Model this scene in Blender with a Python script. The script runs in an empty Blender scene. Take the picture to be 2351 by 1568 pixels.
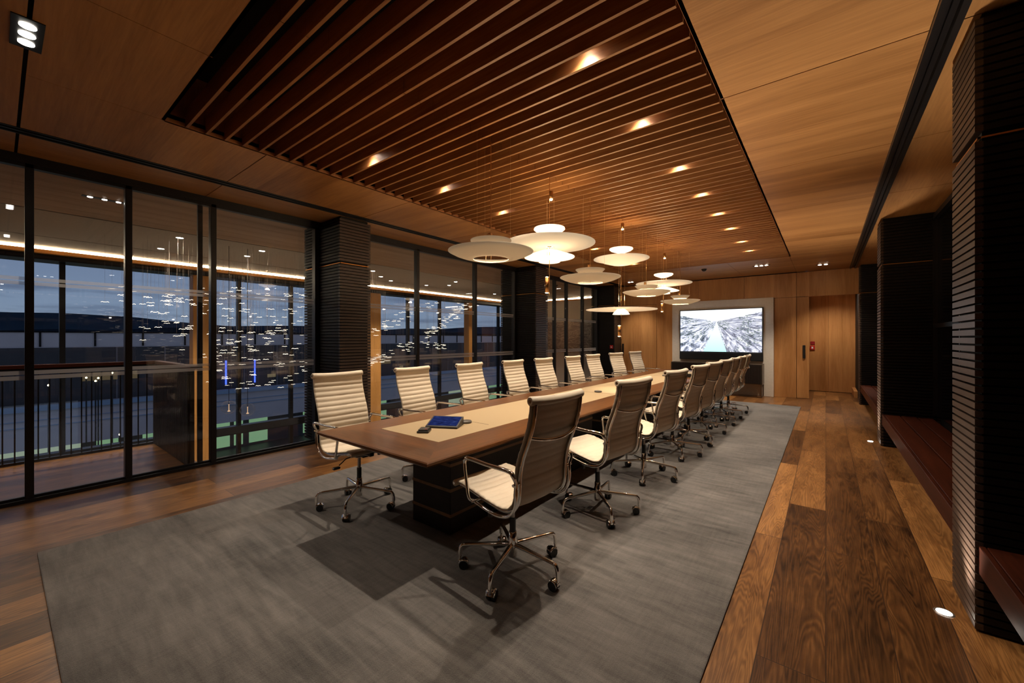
import bpy, math, random
from mathutils import Vector, Matrix
R = random.Random(7)
S = bpy.context.scene
COL = S.collection
rad = math.radians

# ------------------------------------------------------------------ camera
cam_d = bpy.data.cameras.new('camera'); cam = bpy.data.objects.new('camera', cam_d); COL.objects.link(cam)
cam.location = (0, 0, 1.42)
cam.rotation_euler = (rad(90), 0, math.atan(720.5 / 923.4))
cam_d.sensor_width = 36; cam_d.lens = 923.4 / 2351 * 36; cam_d.shift_y = -7 / 2351
cam_d.clip_start = .05; cam_d.clip_end = 3000
S.camera = cam
# ------------------------------------------------------------------ view
S.view_settings.view_transform = 'Standard'; S.view_settings.look = 'None'
S.view_settings.gamma = 1; S.view_settings.use_curve_mapping = False
S.view_settings.exposure = 0.24
try:
    S.cycles.sample_clamp_indirect = 4; S.cycles.caustics_reflective = False; S.cycles.caustics_refractive = False
    S.cycles.max_bounces = 10; S.cycles.transparent_max_bounces = 16
except Exception: pass

# ------------------------------------------------------------------ node helpers
class NT:
    def __init__(s, nt): s.nt = nt; s.n = nt.nodes; s.l = nt.links
    def new(s, t, **k):
        nd = s.n.new(t)
        for a, v in k.items(): setattr(nd, a, v)
        return nd
    def put(s, sock, v):
        if isinstance(v, bpy.types.NodeSocket): s.l.new(v, sock)
        elif isinstance(v, (tuple, list)) and len(v) == 3 and sock.type == 'RGBA': sock.default_value = (*v, 1)
        else: sock.default_value = v
    def math(s, op, a, b=0.0, c=None, clamp=False):
        nd = s.new('ShaderNodeMath', operation=op, use_clamp=clamp); s.put(nd.inputs[0], a); s.put(nd.inputs[1], b)
        if c is not None: s.put(nd.inputs[2], c)
        return nd.outputs[0]
    def mix(s, f, a, b, mode='MIX'):
        nd = s.new('ShaderNodeMix', data_type='RGBA', blend_type=mode); s.put(nd.inputs[0], f); s.put(nd.inputs[6], a); s.put(nd.inputs[7], b)
        return nd.outputs[2]
    def ramp(s, f, stops):
        nd = s.new('ShaderNodeValToRGB'); e = nd.color_ramp.elements
        while len(e) < len(stops): e.new(.5)
        for i, (p, c) in enumerate(stops): e[i].position = p; e[i].color = (*c, 1) if len(c) == 3 else c
        s.put(nd.inputs[0], f); return nd.outputs[0]
    def coord(s, which='Object'): return s.new('ShaderNodeTexCoord').outputs[which]
    def map(s, v, loc=(0, 0, 0), rot=(0, 0, 0), sc=(1, 1, 1)):
        nd = s.new('ShaderNodeMapping'); s.put(nd.inputs[0], v); nd.inputs[1].default_value = loc; nd.inputs[2].default_value = rot; nd.inputs[3].default_value = sc
        return nd.outputs[0]
    def noise(s, v, scale=5, detail=4, rough=.5, dist=0):
        nd = s.new('ShaderNodeTexNoise'); s.put(nd.inputs['Vector'], v); nd.inputs['Scale'].default_value = scale
        nd.inputs['Detail'].default_value = detail; nd.inputs['Roughness'].default_value = rough; nd.inputs['Distortion'].default_value = dist
        return nd.outputs[0]
    def sep(s, v): nd = s.new('ShaderNodeSeparateXYZ'); s.put(nd.inputs[0], v); return nd.outputs
    def comb(s, x, y, z=0.0):
        nd = s.new('ShaderNodeCombineXYZ'); s.put(nd.inputs[0], x); s.put(nd.inputs[1], y); s.put(nd.inputs[2], z); return nd.outputs[0]
    def bump(s, h, st=.2, dist=.01):
        nd = s.new('ShaderNodeBump'); s.put(nd.inputs['Height'], h); nd.inputs['Strength'].default_value = st; nd.inputs['Distance'].default_value = dist
        return nd.outputs[0]

def mat(name):
    m = bpy.data.materials.new(name); m.use_nodes = True; t = NT(m.node_tree); return m, t, t.n['Principled BSDF']
def pbr(name, col, rough=.5, metal=0., spec=.5, emis=None, es=0., var=0., vs=30.):
    m, t, b = mat(name)
    if var:
        n = t.noise(t.coord(), vs, 3)
        c = t.mix(n, tuple(x * (1 - var) for x in col), tuple(min(1, x * (1 + var)) for x in col)); t.put(b.inputs['Base Color'], c)
    else: b.inputs['Base Color'].default_value = (*col, 1)
    b.inputs['Roughness'].default_value = rough; b.inputs['Metallic'].default_value = metal
    b.inputs['Specular IOR Level'].default_value = spec
    if emis: b.inputs['Emission Color'].default_value = (*emis, 1); b.inputs['Emission Strength'].default_value = es
    return m
def emit(name, col, st):
    m, t, b = mat(name); t.n.remove(b); e = t.new('ShaderNodeEmission'); e.inputs[0].default_value = (*col, 1); e.inputs[1].default_value = st
    t.l.new(e.outputs[0], t.n['Material Output'].inputs[0]); return m
def wood(name, dark, light, grain='Y', rough=.4, spec=.4, scale=1., figure=.5, strips=0., bump=.05):
    """veneer: fine grain stretched along one axis, broad tone bands, optional veneer strips across the grain"""
    m, t, b = mat(name); co = t.coord()
    sc = {'X': (1.2, 22, 22), 'Y': (22, 1.2, 22), 'Z': (22, 22, 1.2)}[grain]
    br = {'X': (.35, 4, 4), 'Y': (4, .35, 4), 'Z': (4, 4, .35)}[grain]
    g = t.noise(t.map(co, sc=tuple(x * scale for x in sc)), 3.2, 6, .62, .35)
    w = t.noise(t.map(co, sc=tuple(x * scale for x in br)), 1.4, 3, .5, .8)
    f = t.math('ADD', t.math('MULTIPLY', g, 1 - figure), t.math('MULTIPLY', w, figure))
    if strips:
        o = t.sep(co)
        ax = {'X': 1, 'Y': 0, 'Z': 0}[grain]
        k = t.math('FLOOR', t.math('DIVIDE', o[ax], strips))
        wn = t.new('ShaderNodeTexWhiteNoise', noise_dimensions='1D'); t.put(wn.inputs['W'], k)
        f = t.math('ADD', f, t.math('MULTIPLY', t.math('SUBTRACT', wn.outputs[0], .5), .16))
    c = t.ramp(f, [(.3, dark), (.72, light)]); t.put(b.inputs['Base Color'], c)
    b.inputs['Roughness'].default_value = rough; b.inputs['Specular IOR Level'].default_value = spec
    if bump: t.put(b.inputs['Normal'], t.bump(g, bump, .004))
    return m

M = {}
OAKD, OAKL = (.28, .118, .034), (.62, .315, .112)
M['ceil'] = wood('oak_veneer_ceiling', OAKD, OAKL, 'X', .42, .35, .8, .6, .42)
M['soffit'] = wood('oak_veneer_soffit', OAKD, OAKL, 'Y', .42, .35, .8, .6, .0)
M['panel'] = wood('oak_veneer_wall', (.38, .165, .050), (.66, .335, .125), 'Z', .42, .35, .9, .6, .33)
M['slat'] = wood('shaded_slat_oak', (.19, .066, .019), (.46, .215, .075), 'X', .5, .3, 1., .5)  # ceiling oak darkened; low light among the slats sits in the colour
M['recess'] = wood('stained_recess_wood', (.24, .09, .035), (.40, .17, .065), 'Z', .6, .2)
M['tabY'] = wood('walnut_long_grain', (.045, .016, .005), (.175, .068, .021), 'Y', .34, .16, 1.3, .45)
M['tabX'] = wood('walnut_cross_grain', (.042, .015, .005), (.165, .063, .020), 'X', .34, .16, 1.3, .45)
M['band'] = wood('pale_walnut_band', (.20, .10, .045), (.34, .19, .09), 'Y', .4, .3)
M['jarrah'] = wood('red_jarrah', (.022, .006, .003), (.085, .019, .008), 'Y', .45, .10, 1., .5)
M['post'] = wood('glulam_post', (.60, .26, .065), (.88, .44, .13), 'Z', .5, .3, 1., .5)
M['hallwood'] = wood('lightened_oak_boards', (.42, .25, .13), (.62, .40, .23), 'Y', .5, .2, .8, .6)  # soffit oak lightened in place of light missing at this ceiling
M['blackwood'] = wood('ebonised_wood', (.010, .006, .005), (.030, .019, .014), 'X', .5, .35, 2., .4)
M['batten'] = wood('black_brown_batten_lit', (.030, .018, .013), (.080, .052, .038), 'Y', .40, .45, 2., .4)  # X faces lightened, their light put into the colour
M['batten_shaded'] = wood('black_brown_batten_shaded', (.004, .003, .002), (.010, .006, .005), 'X', .5, .25, 2., .4)  # same battens, shade on the Y faces put into the colour
M['core'] = pbr('matt_black_core', (.006, .005, .005), .7, spec=.2)
M['copper'] = pbr('copper_inlay', (.75, .33, .08), .35, .8)
M['frame'] = pbr('black_aluminium', (.012, .011, .012), .38, .3, .5, var=.2)
M['chrome'] = pbr('polished_chrome', (.86, .83, .80), .07, 1.)
M['grey'] = pbr('satin_grey_metal', (.35, .32, .30), .35, .9)
M['brass'] = pbr('brushed_brass', (.72, .40, .16), .28, 1.)
M['black'] = pbr('black_plastic', (.010, .010, .010), .35)
M['leather'] = pbr('cream_leather', (.63, .53, .40), .48, spec=.4, var=.04, vs=60)
M['inlay'] = pbr('tan_leather_inlay', (.34, .245, .135), .5, spec=.35, var=.07, vs=220)
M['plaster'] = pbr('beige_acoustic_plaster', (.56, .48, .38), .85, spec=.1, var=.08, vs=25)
M['white'] = pbr('white_paint', (.7, .7, .68), .6)
M['led'] = emit('led_disc', (1, .93, .80), 28.)
M['ledwarm'] = emit('warm_led_disc', (1, .74, .42), 22.)
M['bulb'] = emit('dim_bulb', (1, .62, .35), .8)
M['cove'] = emit('cove_strip', (1, .80, .52), 30.)
M['red'] = pbr('red_enamel', (.55, .02, .02), .35)
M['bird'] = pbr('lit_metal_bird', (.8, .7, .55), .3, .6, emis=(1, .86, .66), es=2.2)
M['wire'] = pbr('fine_steel_wire', (.5, .42, .34), .4, .7)
M['lampwire'] = pbr('fine_brass_wire', (.75, .5, .28), .3, .9)

def mk_floor():
    m, t, b = mat('oak_plank_floor'); co = t.coord(); o = t.sep(co)
    br = t.new('ShaderNodeTexBrick'); br.offset = .37; br.offset_frequency = 2; br.squash = 1
    t.put(br.inputs['Vector'], t.comb(o[1], o[0], 0.0))
    for k, v in (('Scale', 1.), ('Mortar Size', .0026), ('Mortar Smooth', .2), ('Bias', 0.), ('Brick Width', 2.1), ('Row Height', .247)): br.inputs[k].default_value = v
    br.inputs['Color1'].default_value = (0, 0, 0, 1); br.inputs['Color2'].default_value = (1, 1, 1, 1); br.inputs['Mortar'].default_value = (.5, .5, .5, 1)
    rv = t.math('MULTIPLY', br.outputs['Color'], 1.0)
    off = t.math('MULTIPLY', rv, 37.)
    v2 = t.comb(t.math('ADD', t.math('MULTIPLY', o[0], 6.), off), t.math('MULTIPLY', o[1], .42), off)
    fig = t.noise(v2, 1.1, 3, .5, .6)
    wv = t.new('ShaderNodeTexWave', wave_type='BANDS', bands_direction='X'); t.put(wv.inputs['Vector'], t.comb(t.math('MULTIPLY', fig, 5.), 0., 0.))
    wv.inputs['Scale'].default_value = 1.9; wv.inputs['Distortion'].default_value = 1.2; wv.inputs['Detail'].default_value = 3
    fine = t.noise(t.map(co, sc=(45, 2.5, 1)), 3, 5, .6)
    patch = t.noise(t.comb(t.math('ADD', t.math('MULTIPLY', o[0], 4.2), off), t.math('MULTIPLY', o[1], .9), off), 1.5, 5, .62, .5)
    f = t.math('ADD', t.math('ADD', t.math('MULTIPLY', wv.outputs['Fac'], .11), t.math('MULTIPLY', fine, .26)), t.math('ADD', t.math('MULTIPLY', rv, .27), t.math('MULTIPLY', patch, .46)))
    c = t.ramp(f, [(.32, (.022, .009, .003)), (.47, (.095, .038, .011)), (.62, (.215, .094, .028)), (.80, (.42, .195, .060))])
    c = t.mix(br.outputs['Fac'], c, (.03, .014, .007)); t.put(b.inputs['Base Color'], c)
    t.put(b.inputs['Roughness'], t.math('ADD', t.math('MULTIPLY', fine, .2), .22)); b.inputs['Specular IOR Level'].default_value = .45
    t.put(b.inputs['Normal'], t.bump(t.math('SUBTRACT', f, br.outputs['Fac']), .12, .003)); return m
M['floor'] = mk_floor()
def mk_rug():
    m, t, b = mat('viscose_rug'); co = t.coord()
    st = t.noise(t.map(co, sc=(1.4, 9, 1)), 2.2, 6, .65, .3)
    cr = t.noise(t.map(co, sc=(26, 2.2, 1)), 2.2, 3, .6)
    pl = t.noise(co, 210, 2, .6); bl = t.noise(co, 1.4, 3, .5)
    f = t.math('ADD', t.math('ADD', t.math('MULTIPLY', st, .40), t.math('MULTIPLY', cr, .14)), t.math('ADD', t.math('MULTIPLY', pl, .22), t.math('MULTIPLY', bl, .34)))
    c = t.ramp(f, [(.40, (.038, .034, .031)), (.71, (.215, .192, .172))]); t.put(b.inputs['Base Color'], c)
    b.inputs['Roughness'].default_value = .85; b.inputs['Specular IOR Level'].default_value = .15
    b.inputs['Sheen Weight'].default_value = .25; b.inputs['Sheen Roughness'].default_value = .5
    t.put(b.inputs['Normal'], t.bump(pl, .6, .006)); return m
M['rug'] = mk_rug()
def mk_glass(name, tint, ior, rough=0.0):
    m, t, b = mat(name); t.n.remove(b)
    tr = t.new('ShaderNodeBsdfTransparent'); tr.inputs[0].default_value = (*tint, 1)
    gl = t.new('ShaderNodeBsdfGlossy'); gl.inputs['Roughness'].default_value = rough; gl.inputs[0].default_value = (.95, .95, 1, 1)
    fr = t.new('ShaderNodeFresnel'); bf = t.new('ShaderNodeNewGeometry').outputs['Backfacing']
    t.put(fr.inputs[0], t.math('ADD', t.math('MULTIPLY', bf, 1 / ior - ior), ior))
    mx = t.new('ShaderNodeMixShader'); t.l.new(fr.outputs[0], mx.inputs[0]); t.l.new(tr.outputs[0], mx.inputs[1]); t.l.new(gl.outputs[0], mx.inputs[2])
    t.l.new(mx.outputs[0], t.n['Material Output'].inputs[0]); return m
M['glass'] = mk_glass('window_glass', (.93, .94, .95), 1.5)
M['outerglass'] = mk_glass('outer_window_glass', (.95, .96, .98), 1.45)
M['globe'] = mk_glass('clear_globe_glass', (.96, .95, .93), 1.35)
def mk_frost():
    m, t, b = mat('frosted_film'); t.n.remove(b)
    tr = t.new('ShaderNodeBsdfTransparent'); tr.inputs[0].default_value = (.8, .8, .8, 1)
    df = t.new('ShaderNodeBsdfDiffuse'); df.inputs[0].default_value = (.62, .58, .55, 1)
    tl = t.new('ShaderNodeBsdfTranslucent'); tl.inputs[0].default_value = (.5, .48, .47, 1)
    ad = t.new('ShaderNodeAddShader'); t.l.new(df.outputs[0], ad.inputs[0]); t.l.new(tl.outputs[0], ad.inputs[1])
    mx = t.new('ShaderNodeMixShader'); mx.inputs[0].default_value = .34; t.l.new(tr.outputs[0], mx.inputs[1]); t.l.new(ad.outputs[0], mx.inputs[2])
    t.l.new(mx.outputs[0], t.n['Material Output'].inputs[0]); return m
M['frost'] = mk_frost()
def mk_shade(name, e):
    m, t, b = mat(name); t.n.remove(b)
    df = t.new('ShaderNodeBsdfDiffuse'); df.inputs[0].default_value = (.80, .74, .64, 1)
    tl = t.new('ShaderNodeBsdfTranslucent'); tl.inputs[0].default_value = (.80, .70, .55, 1)
    mx = t.new('ShaderNodeMixShader'); mx.inputs[0].default_value = .45; t.l.new(df.outputs[0], mx.inputs[1]); t.l.new(tl.outputs[0], mx.inputs[2])
    em = t.new('ShaderNodeEmission'); em.inputs[0].default_value = (1, .84, .60, 1); em.inputs[1].default_value = e
    ad = t.new('ShaderNodeAddShader'); t.l.new(mx.outputs[0], ad.inputs[0]); t.l.new(em.outputs[0], ad.inputs[1])
    t.l.new(ad.outputs[0], t.n['Material Output'].inputs[0]); return m
M['shade'] = mk_shade('opal_diffuser', .05)
M['shadehot'] = mk_shade('lit_opal_diffuser', 1.0)
M['shademid'] = mk_shade('glowing_opal_diffuser', .22)
def mk_fabric():
    m, t, b = mat('woven_wall_fabric'); co = t.coord()
    n = t.noise(t.map(co, sc=(8, 8, 160)), 3, 4, .6); c = t.ramp(n, [(.3, (.58, .51, .42)), (.7, (.78, .70, .59))]); t.put(b.inputs['Base Color'], c)
    b.inputs['Roughness'].default_value = .8; t.put(b.inputs['Normal'], t.bump(n, .2, .003)); return m
M['fabric'] = mk_fabric()
def mk_marble():
    m, t, b = mat('veined_stone'); co = t.coord()
    w = t.noise(t.map(co, rot=(0, .6, .4), sc=(1.2, 1.2, 2.6)), 1.5, 8, .62, 2.2)
    v = t.math('ABSOLUTE', t.math('SUBTRACT', w, .5)); c = t.ramp(v, [(0., (.42, .34, .25)), (.03, (.20, .15, .10)), (.18, (.07, .055, .045))])
    t.put(b.inputs['Base Color'], c); b.inputs['Roughness'].default_value = .3; return m
M['marble'] = mk_marble()
def mk_screen():
    """river gorge picture on the television, object x 0..1 across, z 0..1 up"""
    m, t, b = mat('television_picture'); t.n.remove(b); o = t.sep(t.coord()); u, v = o[0], o[2]
    du = t.math('SUBTRACT', u, .47); dv = t.math('SUBTRACT', v, .72)
    an = t.math('ARCTAN2', dv, du); r = t.math('SQRT', t.math('ADD', t.math('MULTIPLY', du, du), t.math('MULTIPLY', dv, dv)))
    st = t.noise(t.comb(t.math('MULTIPLY', an, 4.2), t.math('MULTIPLY', r, 2.4), 0.), 2.6, 8, .72, .9)
    tr = t.noise(t.comb(t.math('MULTIPLY', u, 3.), t.math('MULTIPLY', v, 2.2), 3.), 14., 5, .7)
    tm = t.noise(t.comb(u, v, 1.), 4., 2, .5)
    bank = t.ramp(st, [(.36, (.03, .04, .05)), (.44, (.16, .18, .24)), (.50, (.48, .52, .66)), (.57, (.95, .97, 1.))])
    rightness = t.math('GREATER_THAN', du, 0.)
    bank = t.mix(t.math('MULTIPLY', rightness, .30), bank, (.20, .17, .22))
    tree = t.math('MULTIPLY', t.math('GREATER_THAN', tr, .52), t.math('GREATER_THAN', tm, .52))
    bank = t.mix(t.math('MULTIPLY', tree, .7), bank, (.05, .09, .06))
    edge = t.math('ADD', t.math('MULTIPLY', t.math('ABSOLUTE', du), .37), t.math('MULTIPLY', t.math('SUBTRACT', tr, .5), .06))
    sky = t.math('GREATER_THAN', dv, edge)
    c = t.mix(sky, bank, (.95, 1., 1.))
    hw = t.math('ADD', t.math('MULTIPLY', dv, -.20), t.math('MULTIPLY', t.math('SUBTRACT', tr, .5), .07))
    riv = t.math('MULTIPLY', t.math('LESS_THAN', t.math('ABSOLUTE', t.math('SUBTRACT', du, t.math('MULTIPLY', dv, .03))), hw), t.math('LESS_THAN', dv, 0.))
    c = t.mix(riv, c, t.mix(v, (.45, .85, .82), (1, 1, 1)))
    e = t.new('ShaderNodeEmission'); t.put(e.inputs[0], c); e.inputs[1].default_value = 1.25
    t.l.new(e.outputs[0], t.n['Material Output'].inputs[0]); return m
M['picture'] = mk_screen()
def mk_tabscreen():
    m, t, b = mat('tablet_picture'); t.n.remove(b); co = t.coord()
    n = t.noise(t.map(co, sc=(1, 3, 1)), 18, 5, .6); c = t.ramp(n, [(.35, (.010, .014, .07)), (.6, (.03, .05, .22)), (.75, (.12, .18, .42))])
    e = t.new('ShaderNodeEmission'); t.put(e.inputs[0], c); e.inputs[1].default_value = .55; t.l.new(e.outputs[0], t.n['Material Output'].inputs[0]); return m
M['tabpic'] = mk_tabscreen()
M['led_blue'] = emit('blue_neon', (.06, .12, 1.), 2.5)
M['shop'] = emit('lit_shop_interior', (.40, .72, .38), .42)
M['shopw'] = emit('lit_shop_sign_panel', (.62, .76, .52), .4)
M['street'] = emit('street_light', (1, .85, .45), 8.)
M['facade'] = pbr('blue_grey_render', (.66, .58, .58), .8, var=.12, vs=.6)
M['facade_dark'] = pbr('dark_shopfront', (.05, .045, .048), .6, var=.3, vs=1.)
M['hill'] = pbr('distant_wooded_hill', (.030, .050, .075), 1., spec=0, var=.5, vs=.05)
M['asphalt'] = pbr('wet_street', (.05, .05, .055), .5)

# ------------------------------------------------------------------ world: dusk sky with streaky cloud
W = bpy.data.worlds.new('dusk'); S.world = W; W.use_nodes = True; t = NT(W.node_tree)
bg = t.n['Background']; g = t.coord('Generated'); o = t.sep(g)
base = t.ramp(o[2], [(0., (.21, .26, .32)), (.06, (.18, .24, .33)), (.16, (.125, .17, .265)), (.6, (.085, .105, .16)), (1., (.05, .06, .10))])
cl = t.noise(t.map(g, sc=(2, 2, 26)), 2.2, 5, .6, .3)
base = t.mix(t.ramp(cl, [(.5, (0, 0, 0)), (.68, (.75, .75, .75))]), base, (.085, .115, .18))
t.put(bg.inputs[0], base); bg.inputs[1].default_value = 1.25

# ------------------------------------------------------------------ lights helper
def light(name, kind, loc, power, col=(1, .8, .58), size=.03, rot=None, angle=90, blend=.6, shape=None, parent=None):
    d = bpy.data.lights.new(name, kind); d.energy = power; d.color = col
    if kind in ('SPOT', 'POINT'): d.shadow_soft_size = size
    if kind == 'SPOT': d.spot_size = rad(angle); d.spot_blend = blend
    if kind == 'AREA': d.shape = 'RECTANGLE'; d.size, d.size_y = shape
    o = bpy.data.objects.new(name, d); COL.objects.link(o); o.location = loc
    if rot: o.rotation_euler = rot
    if parent: o.parent = parent
    return o
WARM, NEUT = (1, .72, .44), (1, .86, .70)

# ------------------------------------------------------------------ mesh helpers
class MB:
    def __init__(s): s.v = []; s.f = []; s.m = []; s.s = []
    def add(s, vs, fs, mi=0, smooth=False):
        b = len(s.v); s.v += [tuple(p) for p in vs]; s.f += [[i + b for i in f] for f in fs]; s.m += [mi] * len(fs); s.s += [smooth] * len(fs); return s
    def box(s, x0, x1, y0, y1, z0, z1, mi=0, T=None):
        p = [(x, y, z) for z in (z0, z1) for y in (y0, y1) for x in (x0, x1)]
        if T is not None: p = [T @ Vector(q) for q in p]
        return s.add(p, [(0, 2, 3, 1), (4, 5, 7, 6), (0, 1, 5, 4), (2, 6, 7, 3), (0, 4, 6, 2), (1, 3, 7, 5)], mi)
    def bbox(s, x0, x1, y0, y1, z0, z1, b=.004, mi=0, T=None):
        """box with chamfered edges"""
        vs = []; idx = {}
        X, Y, Z = (x0, x1), (y0, y1), (z0, z1)
        for i in (0, 1):
            for j in (0, 1):
                for k in (0, 1):
                    sx, sy, sz = (1, -1)[i], (1, -1)[j], (1, -1)[k]
                    for a in range(3):
                        p = [X[i] + (0 if a == 0 else sx * b), Y[j] + (0 if a == 1 else sy * b), Z[k] + (0 if a == 2 else sz * b)]
                        idx[i, j, k, a] = len(vs); vs.append(T @ Vector(p) if T is not None else p)
        F = []
        for i in (0, 1):
            F.append([idx[i, 0, 0, 0], idx[i, 1, 0, 0], idx[i, 1, 1, 0], idx[i, 0, 1, 0]]); F.append([idx[0, i, 0, 1], idx[1, i, 0, 1], idx[1, i, 1, 1], idx[0, i, 1, 1]]); F.append([idx[0, 0, i, 2], idx[1, 0, i, 2], idx[1, 1, i, 2], idx[0, 1, i, 2]])
            for j in (0, 1):
                F.append([idx[0, i, j, 1], idx[1, i, j, 1], idx[1, i, j, 2], idx[0, i, j, 2]]); F.append([idx[i, 0, j, 0], idx[i, 1, j, 0], idx[i, 1, j, 2], idx[i, 0, j, 2]]); F.append([idx[i, j, 0, 0], idx[i, j, 1, 0], idx[i, j, 1, 1], idx[i, j, 0, 1]])
                for k in (0, 1): F.append([idx[i, j, k, 0], idx[i, j, k, 1], idx[i, j, k, 2]])
        c = Vector(((x0 + x1) / 2, (y0 + y1) / 2, (z0 + z1) / 2)); c = T @ c if T is not None else c
        for f in F:
            q = [Vector(vs[a]) for a in f]; n = (q[1] - q[0]).cross(q[2] - q[0])
            if n.dot(sum(q, Vector()) / len(q) - c) < 0: f.reverse()
        return s.add(vs, F, mi)
    def lathe(s, prof, seg=32, c=(0, 0, 0), mi=0, smooth=True, closed=False):
        vs = []; n = len(prof)
        for r, z in prof:
            for k in range(seg): a = 2 * math.pi * k / seg; vs.append((c[0] + r * math.cos(a), c[1] + r * math.sin(a), c[2] + z))
        fs = []
        for i in range(n if closed else n - 1):
            j = (i + 1) % n
            for k in range(seg): fs.append((i * seg + k, i * seg + (k + 1) % seg, j * seg + (k + 1) % seg, j * seg + k))
        return s.add(vs, fs, mi, smooth)
    def cyl(s, c, r, z0, z1, seg=16, mi=0):
        s.lathe([(r, z0), (r, z1)], seg, c, mi); b = len(s.v)
        for z, fl in ((z0, 1), (z1, 0)):
            p = [(c[0] + r * math.cos(2 * math.pi * k / seg), c[1] + r * math.sin(2 * math.pi * k / seg), c[2] + z) for k in range(seg)]
            s.add(p, [list(range(seg))[::-1] if fl else list(range(seg))], mi)
        return s
    def tube(s, path, r, seg=10, closed=False, mi=0, ra=None, up=None):
        """sweep; r scalar or per-point list; ra: second radius (oval, along the side vector)"""
        P = [Vector(p) for p in path]; n = len(P); rr = r if isinstance(r, (list, tuple)) else [r] * n
        rb = ra if isinstance(ra, (list, tuple)) else [ra if ra else x for x in rr] if not isinstance(ra, (list, tuple)) else ra
        vs = []; prev = None
        for i in range(n):
            if closed: T = P[(i + 1) % n] - P[i - 1]
            else: T = P[min(i + 1, n - 1)] - P[max(i - 1, 0)]
            T.normalize()
            if prev is None:
                a = Vector(up) if up else (Vector((1, 0, 0)) if abs(T.x) < .8 else Vector((0, 0, 1)))
            else: a = prev
            a = (a - T * a.dot(T)).normalized(); b = T.cross(a); prev = a
            for k in range(seg):
                th = 2 * math.pi * k / seg; vs.append(P[i] + a * (math.cos(th) * rb[i]) + b * (math.sin(th) * rr[i]))
        fs = []
        for i in range(n if closed else n - 1):
            j = (i + 1) % n
            for k in range(seg): fs.append((i * seg + k, i * seg + (k + 1) % seg, j * seg + (k + 1) % seg, j * seg + k))
        s.add(vs, fs, mi, True)
        if not closed:
            s.add(vs[:seg], [list(range(seg))[::-1]], mi); s.add(vs[-seg:], [list(range(seg))], mi)
        return s
    def poly(s, pts, mi=0): return s.add(pts, [list(range(len(pts)))], mi)
    def build(s, name, mats, parent=None, loc=None, rot=None):
        me = bpy.data.meshes.new(name); me.from_pydata(s.v, [], s.f)
        mats = mats if isinstance(mats, (list, tuple)) else [mats]
        for m in mats: me.materials.append(m)
        me.polygons.foreach_set('material_index', s.m); me.polygons.foreach_set('use_smooth', s.s); me.update()
        o = bpy.data.objects.new(name, me); COL.objects.link(o)
        if parent: o.parent = parent
        if loc: o.location = loc
        if rot: o.rotation_euler = rot
        return o
def tag(o, label, cat, group=None, kind=None):
    o['label'] = label; o['category'] = cat
    if group: o['group'] = group
    if kind: o['kind'] = kind
    return o
def empty(name, loc=(0, 0, 0), rz=0):
    o = bpy.data.objects.new(name, None); COL.objects.link(o); o.location = loc; o.rotation_euler = (0, 0, rz); o.empty_display_size = .1; return o
def st(o, label=None, cat=None):
    o['kind'] = 'structure'
    if label: o['label'] = label; o['category'] = cat
    return o
def kids(o): return [c for c in bpy.data.objects if c.parent == o]
def spline(pts, n=8, closed=False):
    P = [Vector(p) for p in pts]; out = []; N = len(P)
    for i in range(N if closed else N - 1):
        p0 = P[(i - 1) % N] if closed or i > 0 else P[0]; p1 = P[i]; p2 = P[(i + 1) % N]; p3 = P[(i + 2) % N] if closed or i + 2 < N else P[-1]
        for k in range(n):
            t = k / n; out.append(.5 * ((2 * p1) + (p2 - p0) * t + (2 * p0 - 5 * p1 + 4 * p2 - p3) * t * t + (3 * p1 - p0 - 3 * p2 + p3) * t ** 3))
    if not closed: out.append(P[-1])
    return out

CH = 3.0
# ================================================================== room shell
b = MB(); b.box(-5.56, 1.9, -4.2, 14.2, -.12, 0); fl = st(b.build('floor', M['floor']), 'oak plank floor of the boardroom', 'floor')
b = MB(); b.box(-7.2, -5.56, -4.2, 1.42, -.12, 0)
st(b.build('landing_floor', M['floor']), 'oak plank floor of the landing beyond the glass wall', 'floor')
# ceiling panels with open joints over a black backing
RX0, RX1, RY0, RY1 = -3.78, -.55, .75, 9.42
b = MB(); gap = .004
ys = [-4.2, -2.93, -1.415, .10, 1.43, 2.945, 4.46, 5.975, 7.49, 9.0, 10.5, 11.7]
def panelrow(x0, x1, y0, y1, mi=0):
    for i in range(len(ys) - 1):
        a, c = max(ys[i], y0), min(ys[i + 1], y1)
        if c - a > .02:
            ga = .009 if abs(ys[i] - .10) < .01 else gap; gc = .009 if abs(ys[i + 1] - .10) < .01 else gap
            b.box(x0 + gap / 2, x1 - gap / 2, a + (ga if a == ys[i] else 0), c - (gc if c == ys[i + 1] else 0), CH, CH + .02, mi)
panelrow(-4.76, RX0, -4.2, 11.7)
panelrow(RX1, .42, -4.2, 11.7)
for x0, x1 in ((RX0, -2.72), (-2.72, -1.64), (-1.64, RX1)):
    panelrow(x0, x1, -4.2, RY0); panelrow(x0, x1, RY1, 11.7)
panelrow(-5.44, -4.90, -4.2, 11.7, 1)
panelrow(.53, 1.12, -4.2, 11.7, 1)
b.box(RX1, .6, 11.70, 13.66, CH, CH + .02)
ceil = st(b.build('ceiling', [M['ceil'], M['soffit']]), 'oak veneer panelled ceiling with dark joints', 'ceiling')
b = MB()
b.box(-5.6, RX0, -4.2, 14.2, CH + .03, CH + .06); b.box(RX1, 1.9, -4.2, 14.2, CH + .03, CH + .06)
b.box(RX0, RX1, -4.2, RY0, CH + .03, CH + .06); b.box(RX0, RX1, RY1, 14.2, CH + .03, CH + .06)
b.build('ceiling_backing', M['core'], ceil)
b = MB()  # recess well
b.box(RX0 - .02, RX1 + .02, RY0 - .02, RY1 + .02, CH + .40, CH + .42)
b.box(RX0 - .02, RX0, RY0, RY1, CH, CH + .40, 1); b.box(RX1, RX1 + .02, RY0, RY1, CH, CH + .40, 1)
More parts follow.
